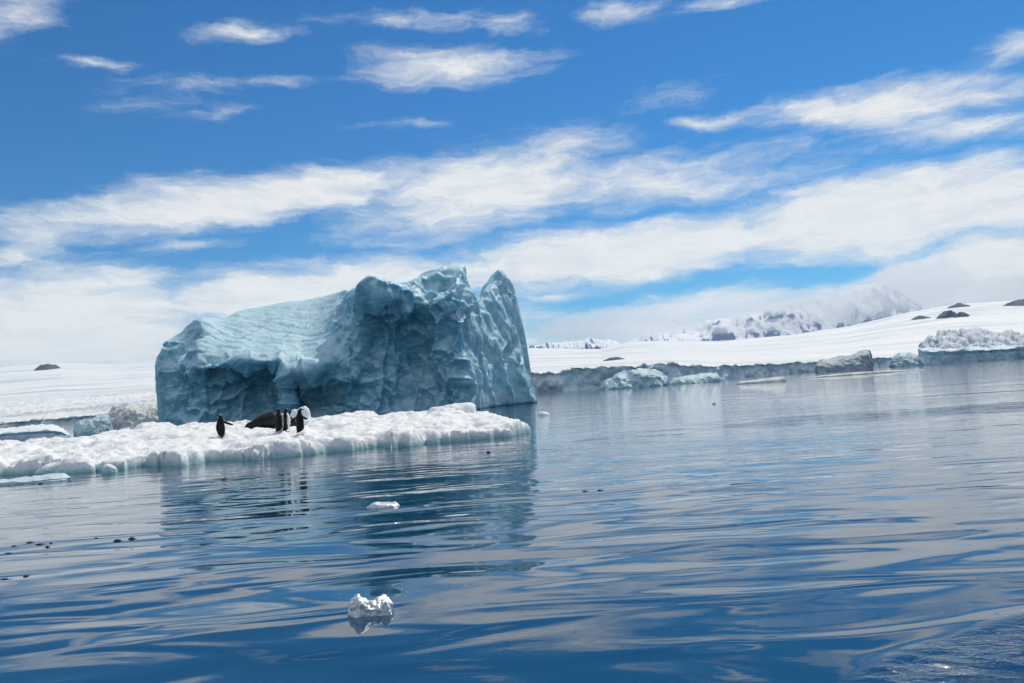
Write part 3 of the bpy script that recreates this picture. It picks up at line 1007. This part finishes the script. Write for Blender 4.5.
small_berg('ice_floe', [(733, 386), (740, 382), (752, 380.5), (764, 379), (776, 377.5), (784, 377), (786, 381), (788, 383)], 95, 4, M_RUBBLE,
           'thin low grey white floe on open water in front of the shore cliff', 251, 0.08, 0.9, cat='ice floe')
small_berg('ice_floe', [(790, 379.6), (820, 376.0), (848, 373.3), (870, 371.7), (900, 370.6), (925, 369.6)], 110, 3, M_RUBBLE,
           'long thin line of flat drift ice leading towards the layered iceberg', 257, 0.06, 0.9, cat='ice floe')
small_berg('ice_slab', [(-70, 486), (-30, 482), (0, 481), (20, 480), (40, 477), (55, 474.5), (64, 474), (70, 477), (72, 482)], 16.8, 1.7, M_SLAB,
           'wet pale green ice slab barely above the water at the left edge, before the floe', 261, 0.05, 1.6, cat='ice slab', under=-0.2)
small_berg('ice_chunk', [(537, 417), (539, 413), (543, 411.5), (548, 412.5), (551, 416)], 36, 0.5, M_SNOWLUMP,
           'small pale ice chunk afloat by the right foot of the huge iceberg', 265, 0.03, 3, cat='ice chunk', under=-0.1, nu=50)

# broken chunks grounded against the floe's front edge
small_berg('ice_chunk', [(34, 473), (40, 468), (52, 462), (66, 459), (80, 457.5), (90, 460), (95, 466), (97, 472)], on_z(66, 473.5)[1] - 0.1, 1.0, M_FLOE,
           'broad rounded snowy ice chunk pressed against the front edge of the floe at left', 291, 0.07, 1.6, cat='ice chunk', under=-0.1, nu=90)
small_berg('ice_chunk', [(101, 472), (103, 466), (107, 463.5), (112, 465), (116, 468), (118, 472)], on_z(110, 473)[1] - 0.1, 0.4, M_FLOE,
           'small pale ice chunk at the floe edge just right of the broad rounded chunk', 293, 0.03, 3, cat='ice chunk', under=-0.1, nu=50)
# snow lumps standing on the floe
pl = on_floe(301, 424)
small_berg('snow_lump', [(289, 421), (291, 414), (294, 411), (297, 410), (300, 406.5), (305, 405.5), (308, 410), (310, 416), (312, 423)], pl[1] + 0.5, 0.7, M_SNOWLUMP,
           'rounded white snow lump behind the flapping penguin beside the seal', 271, 0.08, 3.0, cat='snow lump', nu=70, front_k=0.85)
pl = on_floe(452, 414)
small_berg('snow_lump', [(424, 416), (431, 409), (440, 406.5), (450, 405), (458, 403), (469, 402), (475, 405), (477, 414)], 24.6, 1.2, M_SNOWLUMP,
           'long white snow block lying on the right part of the floe', 277, 0.06, 1.6, cat='snow lump', nu=90, front_k=0.8)

# growler in the foreground: two humps of clear ice
q = on_z(371, 617)
D = q[1]
gl = small_berg('ice_chunk', [(348, 613), (350, 604), (354, 597), (358, 594.5), (362, 597), (367, 602), (374, 603), (380, 600), (385, 598), (389, 601), (392, 608), (392, 614)], D, 0.24, M_CLEAR,
                'glittering two humped lump of clear ice alone on the dark water in the foreground', 281, 0.020, 15, cat='ice chunk', under=-0.05, nu=140)
small_berg('ice_chunk', [(366, 508.0), (372, 503.5), (380, 502.5), (390, 503), (396, 502.5), (400, 506)], on_z(383, 508)[1], 0.25, M_CLEAR,
           'flat scrap of clear ice on the water inside the iceberg reflection', 285, 0.012, 9, cat='ice chunk', under=-0.03, nu=60)

# dark ice scraps drifting at the left
SCR = [((26, 36), 543, 2.2, 'dark flat ice scrap at the left end of the tight cluster on the water'), ((35, 47), 545, 2.6, 'longest dark ice scrap in the left cluster'),
       ((45, 51), 547.5, 2.4, 'dark ice scrap at the lower right of the left cluster'), ((49, 54), 543.5, 1.6, 'tiny dark ice scrap at the upper right of the left cluster'),
       ((27, 34), 542, 1.4, None), ((11, 19), 546.5, 1.8, 'flat dark ice scrap standing alone between the left border and the tight cluster'), ((4, 16), 554, 2.0, 'thin dark ice scrap near the left border, just below the tight cluster'),
       ((113, 125), 541.5, 3.4, 'left and larger of the two dark ice lumps drifting side by side'), ((128, 138), 539.5, 3.2, 'right and smaller of the two dark ice lumps drifting side by side'),
       ((94, 100), 538.5, 1.3, 'tiny dark ice speck just left of the two side by side lumps'), ((0, 13), 579.5, 2.0, 'thin dark ice scrap at the left border, lowest of all'),
       ((23, 31), 576, 1.4, 'tiny dark ice scrap just right of the lowest one at the left border'),
       ((38, 44), 484, 1.8, 'tiny dark scrap on the water against the pale green slab'), ((582, 590), 491.5, 1.6, 'left dark scrap of the pair on open water right of the reflection'),
       ((597, 605), 490.8, 2.0, 'right dark scrap of the pair on open water right of the reflection'), ((486, 492), 452.5, 1.8, 'dark scrap on the water just below the tip of the floe'),
       ((712, 717), 404, 1.4, 'dark speck on the open water between shore cliff and foreground')]
for i, ((x0, x1), y, hp, lab) in enumerate(SCR):
    if lab is None:
        continue
    q = on_z((x0 + x1) / 2, y)
    xm = (x0 + x1) / 2
    slp = -0.07
    prof = [(x0, y - slp * (x0 - xm) * 1.0 + 0), (x0 + (x1 - x0) * 0.25, y - hp * 0.6), (xm, y - hp * 0.65), (x0 + (x1 - x0) * 0.7, y - hp * 0.35), (x1, y - 0.2)]
    sz = (x1 - x0) * q[1] / F
    small_berg('ice_scrap', prof, q[1], sz * 0.6, M_DARKICE, lab, 300 + i, sz * 0.03, 3 / sz, cat='ice scrap', group='dark ice scraps on the water', under=-0.02, nu=24)


# ------------------------------------------------------------------ animals
def skin_mesh(name, verts, edges, radii, root=0, levels=2, voxel=0):
    me = bpy.data.meshes.new(name + '_cage')
    me.from_pydata(verts, edges, [])
    o = bpy.data.objects.new(name + '_cage', me)
    COL.objects.link(o)
    sk = o.modifiers.new('skin', 'SKIN')
    sk.use_smooth_shade = True
    sub = o.modifiers.new('sub', 'SUBSURF')
    sub.levels = levels
    sub.render_levels = levels
    for i, v in enumerate(me.skin_vertices[0].data):
        v.radius = radii[i]
        v.use_root = (i == root)
    if voxel:
        rm = o.modifiers.new('remesh', 'REMESH')
        rm.mode = 'VOXEL'
        rm.voxel_size = voxel
        rm.use_smooth_shade = True
    dg = bpy.context.evaluated_depsgraph_get()
    ev = o.evaluated_get(dg)
    out = bpy.data.meshes.new_from_object(ev)
    out.name = name
    bpy.data.objects.remove(o)
    bpy.data.meshes.remove(me)
    out.polygons.foreach_set('use_smooth', [True] * len(out.polygons))
    return out


def attr_mat(name, rough=0.5, spec=0.5):
    m, nt, b = new_mat(name)
    a = N(nt, 'ShaderNodeAttribute')
    a.attribute_name = 'pattern'
    tcn = N(nt, 'ShaderNodeTexCoord')
    n = noise_node(nt, tcn.outputs['Object'], 40, 4, 0.6)
    c = mix_col(nt, 0.35, a.outputs['Color'], ramp(nt, n, [(0.3, (0.7, 0.7, 0.7)), (0.7, (1.25, 1.22, 1.2))]), 'MULTIPLY')
    L(nt, c, b.inputs['Base Color'])
    b.inputs['Roughness'].default_value = rough
    b.inputs['Specular IOR Level'].default_value = spec
    return m


M_PENG = attr_mat('penguin_plumage', 0.55, 0.2)
M_SEAL = attr_mat('seal_fur', 0.45, 0.3)
M_BEAK, nt_, b_ = new_mat('penguin_beak')
b_.inputs['Base Color'].default_value = (0.05, 0.02, 0.015, 1)
M_FOOT, nt_, b_ = new_mat('penguin_foot')
b_.inputs['Base Color'].default_value = (0.45, 0.27, 0.2, 1)


def set_pattern(me, fn):
    n = len(me.vertices)
    co = np.empty(n * 3)
    me.vertices.foreach_get('co', co)
    co = co.reshape(-1, 3)
    c = fn(co)
    at_ = me.color_attributes.new('pattern', 'FLOAT_COLOR', 'POINT')
    at_.data.foreach_set('color', np.concatenate([c, np.ones((n, 1))], 1).reshape(-1).astype(np.float32))


def penguin(px, py, facing, head_yaw, flip_l, flip_r, label, height=0.70, lean=0.0, group='penguins standing on the floe'):
    """facing: heading of the breast (deg, 0 = away from the viewer, 90 = right); flippers: how far lifted 0..1"""
    base = on_floe(px, py)
    hx, hy = math.sin(R(head_yaw)), math.cos(R(head_yaw))
    hd = lambda a, up: (0.012 + hx * a, 0.02 + hy * a, up)
    V = [(0, -0.005, 0.13), (0, 0.02, 0.24), (0, 0.025, 0.35), (0, 0.015, 0.45), (0, 0.008, 0.525), (0, 0.01, 0.59),
         (hx * 0.03, 0.01 + hy * 0.03, 0.625), (hx * 0.062, 0.01 + hy * 0.062, 0.618),
         (0, -0.07, 0.06), (0, -0.13, 0.022),
         (0.055, 0.0, 0.055), (-0.055, 0.0, 0.055)]
    Rr = [(0.098, 0.095), (0.115, 0.118), (0.110, 0.112), (0.085, 0.082), (0.053, 0.052), (0.050, 0.052), (0.046, 0.048), (0.026, 0.026),
          (0.045, 0.03), (0.022, 0.010), (0.04, 0.045), (0.04, 0.045)]
    E = [(0, 1), (1, 2), (2, 3), (3, 4), (4, 5), (5, 6), (6, 7), (0, 8), (8, 9), (0, 10), (0, 11)]
    for s, lift in ((-1, flip_l), (1, flip_r)):
        a = R(12 + 75 * lift)
        k = len(V)
        ox, oz = math.sin(a), -math.cos(a)
        V += [(s * 0.072, 0.0, 0.435), (s * (0.09 + 0.08 * ox), -0.015, 0.425 + 0.08 * oz), (s * (0.09 + 0.17 * ox), -0.03, 0.425 + 0.17 * oz), (s * (0.09 + 0.25 * ox), -0.05, 0.425 + 0.24 * oz)]
        Rr += [(0.032, 0.032), (0.016, 0.036), (0.014, 0.033), (0.007, 0.012)]
        E += [(3, k), (k, k + 1), (k + 1, k + 2), (k + 2, k + 3)]
    me = skin_mesh('penguin_body', V, E, Rr, levels=2)
    def pat(co):
        black = np.array([0.006, 0.006, 0.008])
        white = np.array([0.80, 0.78, 0.74])
        x, y, z = co.T
        r = np.abs(x) / (0.1 + 1e-6)
        belly = sstep(0.02, 0.035, y - 0.25 * np.abs(x) ** 1.0) * sstep(0.06, 0.10, z) * sstep(0.535, 0.515, z)
        arm = np.abs(x) > 0.118
        belly = np.where(arm & (z > 0.15), 0.0, belly)
        # white ring of the eye
        ring = np.zeros(len(x))
        for s in (-1, 1):
            ex = hx * 0.022 + s * hy * 0.040
            ey = 0.012 + hy * 0.022 - s * hx * 0.040
            dd_ = np.sqrt((x - ex) ** 2 + (y - ey) ** 2 + (z - 0.632) ** 2)
            ring = np.maximum(ring, sstep(0.018, 0.012, dd_))
        f = np.maximum(belly, ring)[:, None]
        return black * (1 - f) + white * f
    set_pattern(me, pat)
    me.materials.clear()
    me.materials.append(M_PENG)
    root = empty('penguin', tuple(base))
    k = height / 0.67
    root.scale = (k, k, k)
    root.rotation_euler = (R(-lean), 0, -R(facing))
    o = bpy.data.objects.new('body', me)
    COL.objects.link(o)
    o.parent = root
    # beak
    c = Vector((hx * 0.070, 0.01 + hy * 0.070, 0.617))
    side = Vector((hy, -hx, 0))
    fwd = Vector((hx, hy, -0.05))
    bv, bf = [], []
    for t, w_, h_ in ((0, 0.017, 0.017), (0.4, 0.013, 0.014), (0.8, 0.008, 0.010), (1.0, 0.003, 0.004)):
        for j in range(8):
            a = j * math.pi / 4
            p = c + fwd * (t * 0.052) + side * (math.cos(a) * w_) + Vector((0, 0, math.sin(a) * h_ - (0.006 if t > 0.9 else 0)))
            bv.append(tuple(p))
    for i in range(3):
        for j in range(8):
            bf.append((i * 8 + j, i * 8 + (j + 1) % 8, (i + 1) * 8 + (j + 1) % 8, (i + 1) * 8 + j))
    bf.append(tuple(range(24, 32)))
    bm_ = bpy.data.meshes.new('beak')
    bm_.from_pydata(bv, [], bf)
    bm_.materials.append(M_BEAK)
    bo = bpy.data.objects.new('beak', bm_)
    COL.objects.link(bo)
    bo.parent = root
    for s in (-1, 1):
        fv = []
        out = [(-0.016, -0.02), (-0.030, 0.045), (-0.034, 0.075), (-0.018, 0.062), (0.0, 0.085), (0.018, 0.062), (0.034, 0.075), (0.030, 0.045), (0.016, -0.02)]
        for zz, kk in ((0.0, 1.0), (0.014, 0.85)):
            for (a, b2) in out:
                fv.append((s * 0.055 + a * kk, b2 * kk + 0.01, zz))
        n = len(out)
        ff = [tuple(range(n - 1, -1, -1)), tuple(range(n, 2 * n))] + [(j, (j + 1) % n, n + (j + 1) % n, n + j) for j in range(n)]
        fm = bpy.data.meshes.new('foot')
        fm.from_pydata(fv, [], ff)
        fm.materials.append(M_FOOT)
        fo = bpy.data.objects.new('foot', fm)
        COL.objects.link(fo)
        fo.parent = root
    tag(root, label, 'penguin', group)
    return root


penguin(221.5, 438.5, -32, -95, -0.08, 0.72, 'lone penguin well left of the seal, back turned and one flipper held out')
penguin(279.5, 432.5, 38, -85, 0.0, 0.05, 'dark backed penguin standing in front of the seal with its beak pointing left', height=0.71)
penguin(286.5, 432.0, 78, -25, 0.1, 0.25, 'penguin showing its white breast to the right, pressed against the dark backed one', height=0.70)
penguin(300.5, 434.5, 30, 80, 0.62, 0.80, 'rightmost penguin with both flippers spread, before the snow lump', height=0.66)


def tube(V, F_, path, radii, nseg=28):
    """closed tube of elliptical rings along path; radii = (across, up)"""
    path = np.asarray(path, float)
    tan = np.gradient(path, axis=0)
    tan /= np.linalg.norm(tan, axis=1, keepdims=True)
    base = len(V)
    for p, t, (ra, ru) in zip(path, tan, radii):
        side = np.cross(t, (0, 0, 1.0))
        side /= np.linalg.norm(side) + 1e-9
        up = np.cross(side, t)
        for j in range(nseg):
            a = 2 * math.pi * j / nseg
            V.append(tuple(p + side * math.cos(a) * ra + up * math.sin(a) * ru))
    n = len(path)
    for i in range(n - 1):
        for j in range(nseg):
            F_.append((base + i * nseg + j, base + i * nseg + (j + 1) % nseg, base + (i + 1) * nseg + (j + 1) % nseg, base + (i + 1) * nseg + j))
    F_.append(tuple(base + j for j in range(nseg))[::-1])
    F_.append(tuple(base + (n - 1) * nseg + j for j in range(nseg)))


def seal():
    D = 24.6
    # body axis from the head (left, nearer) to the tail (right, farther)
    xl = at_xz(244, D - 0.3, 0.6)[0]
    xr = at_xz(299, D + 0.5, 0.6)[0]
    Lx = xr - xl
    root_z = min(ground_at(xl + 0.3, D - 0.2), ground_at((xl + xr) / 2, D + 0.1)) - 0.03
    prof = [(0.0, 0.03, 0.035, 0.10), (0.02, 0.07, 0.07, 0.105), (0.06, 0.115, 0.115, 0.12), (0.11, 0.14, 0.135, 0.15), (0.16, 0.165, 0.155, 0.16), (0.24, 0.22, 0.20, 0.19),
            (0.36, 0.285, 0.255, 0.24), (0.50, 0.325, 0.285, 0.27), (0.64, 0.31, 0.27, 0.255), (0.76, 0.25, 0.22, 0.21), (0.86, 0.17, 0.16, 0.15), (0.93, 0.10, 0.10, 0.10), (1.0, 0.05, 0.05, 0.07)]
    tt = np.linspace(0, 1, 40)
    pr = np.array(prof)
    px_ = np.interp(tt, pr[:, 0], pr[:, 0])
    path = [(-Lx / 2 + Lx * t, -0.35 + 0.75 * t, np.interp(t, pr[:, 0], pr[:, 3])) for t in tt]
    rad = [(np.interp(t, pr[:, 0], pr[:, 1]), np.interp(t, pr[:, 0], pr[:, 2])) for t in tt]
    V, Fs = [], []
    tube(V, Fs, path, rad)
    for k in (-1, 1):      # hind flippers
        e = np.array([Lx / 2 - 0.06, 0.38, 0.07])
        tube(V, Fs, [e, e + (0.12, 0.05 * k + 0.03, 0), e + (0.24, 0.12 * k + 0.05, -0.01), e + (0.33, 0.15 * k + 0.06, -0.02)], [(0.05, 0.045), (0.06, 0.03), (0.08, 0.022), (0.05, 0.018)], 14)
    f0 = np.array([-Lx / 2 + Lx * 0.27, -0.30, 0.13])     # fore flipper
    tube(V, Fs, [f0, f0 + (0.07, -0.12, -0.05), f0 + (0.17, -0.22, -0.09), f0 + (0.26, -0.27, -0.10)], [(0.06, 0.05), (0.065, 0.03), (0.055, 0.022), (0.03, 0.018)], 14)
    me = bpy.data.meshes.new('seal_cage')
    me.from_pydata([tuple(float(c) for c in v) for v in V], [], Fs)
    b_ = bmesh.new()
    b_.from_mesh(me)
    bmesh.ops.recalc_face_normals(b_, faces=b_.faces)
    b_.to_mesh(me)
    b_.free()
    o = bpy.data.objects.new('seal_cage', me)
    COL.objects.link(o)
    rm = o.modifiers.new('remesh', 'REMESH')
    rm.mode = 'VOXEL'
    rm.voxel_size = 0.018
    sm = o.modifiers.new('smooth', 'SMOOTH')
    sm.iterations = 6
    ev = o.evaluated_get(bpy.context.evaluated_depsgraph_get())
    out = bpy.data.meshes.new_from_object(ev)
    bpy.data.objects.remove(o)
    out.name = 'seal_body'
    out.polygons.foreach_set('use_smooth', [True] * len(out.polygons))
    def pat(co):
        sp = sstep(0.1, 0.4, fbm(co * 7, 400, 4))[:, None]
        dark = np.array([0.005, 0.005, 0.006])
        lite = np.array([0.014, 0.013, 0.013])
        return dark * (1 - sp) + lite * sp
    set_pattern(out, pat)
    out.materials.clear()
    out.materials.append(M_SEAL)
    root = empty('seal', ((xl + xr) / 2, D + 0.1, root_z))
    o = bpy.data.objects.new('body', out)
    COL.objects.link(o)
    o.parent = root
    tag(root, 'fat dark seal lying on the snow behind the standing penguins', 'seal')


seal()


# ------------------------------------------------------------------ air and mist
def volume_mat(name, color, density, aniso=0.0):
    m = bpy.data.materials.new(name)
    m.use_nodes = True
    nt = m.node_tree
    nt.nodes.clear()
    o = N(nt, 'ShaderNodeOutputMaterial')
    v = N(nt, 'ShaderNodeVolumePrincipled')
    v.inputs['Color'].default_value = (*color, 1)
    v.inputs['Density'].default_value = density
    v.inputs['Anisotropy'].default_value = aniso
    L(nt, v.outputs[0], o.inputs['Volume'])
    return m


M_MIST = volume_mat('mountain_mist', (1.0, 1.0, 1.0), 0.0022, 0.0)


def mist(x, y, D, rx, rz, ry, seed, lump=0.25, mat=None):
    """a bank of low cloud: centre pixel and distance, half sizes rx, rz in pixels, ry in metres"""
    c = at(x, y, D)
    k = D / F
    nu, nv = 120, 60
    U, V = np.meshgrid(np.linspace(0, 2 * math.pi, nu), np.linspace(0.02, math.pi - 0.02, nv), indexing='ij')
    S = np.stack([np.cos(U) * np.sin(V), np.sin(U) * np.sin(V), np.cos(V)], -1)
    Q_ = S * np.array([rx * k, ry, rz * k])
    n1 = fbm(Q_ / (rz * k) * 1.1 + 9, seed, 5, 0.55)
    w, _, _ = worley(Q_ / (rz * k) * 1.6, seed + 4)
    r = 1 + lump * n1 * 1.4 + lump * 0.9 * (0.4 - w ** 2)
    P_ = c + Q_ * r[..., None]
    P_[-1] = P_[0]
    o = mesh_obj('mist_bank', P_.reshape(-1, 3), grid_faces(nu, nv), mat or M_MIST, loc=tuple(c))
    b_ = bmesh.new()
    b_.from_mesh(o.data)
    bmesh.ops.remove_doubles(b_, verts=b_.verts, dist=0.01)
    bmesh.ops.holes_fill(b_, edges=[e for e in b_.edges if e.is_boundary], sides=0)
    bmesh.ops.recalc_face_normals(b_, faces=b_.faces)
    b_.to_mesh(o.data)
    b_.free()
    tag(o, 'low white cloud hugging the foot of the mountains', 'cloud', kind='stuff')
    return o


mist(625, 324, 4700, 85, 17, 350, 500)
mist(760, 304, 4800, 90, 13, 300, 510)
mist(760, 326, 4500, 60, 6, 200, 520)
mist(905, 287, 4500, 52, 20, 420, 530)
mist(985, 292, 4500, 70, 13, 300, 570)
mist(820, 303, 4700, 60, 8, 260, 560)
mist(960, 308, 4500, 60, 7, 200, 540)
mist(860, 312, 4500, 60, 9, 200, 550)

bpy.ops.mesh.primitive_cube_add(size=1, location=(0, 0, 0))
hz_ = bpy.context.object
hz_.name = 'haze'
hz_.data.name = 'haze'
hz_.dimensions = (19900, 9900, 662)
hz_.location = (0, 4700, 329)
hz_.data.materials.append(volume_mat('thin_air', (0.72, 0.87, 1.0), 0.000045))
tag(hz_, kind='stuff')
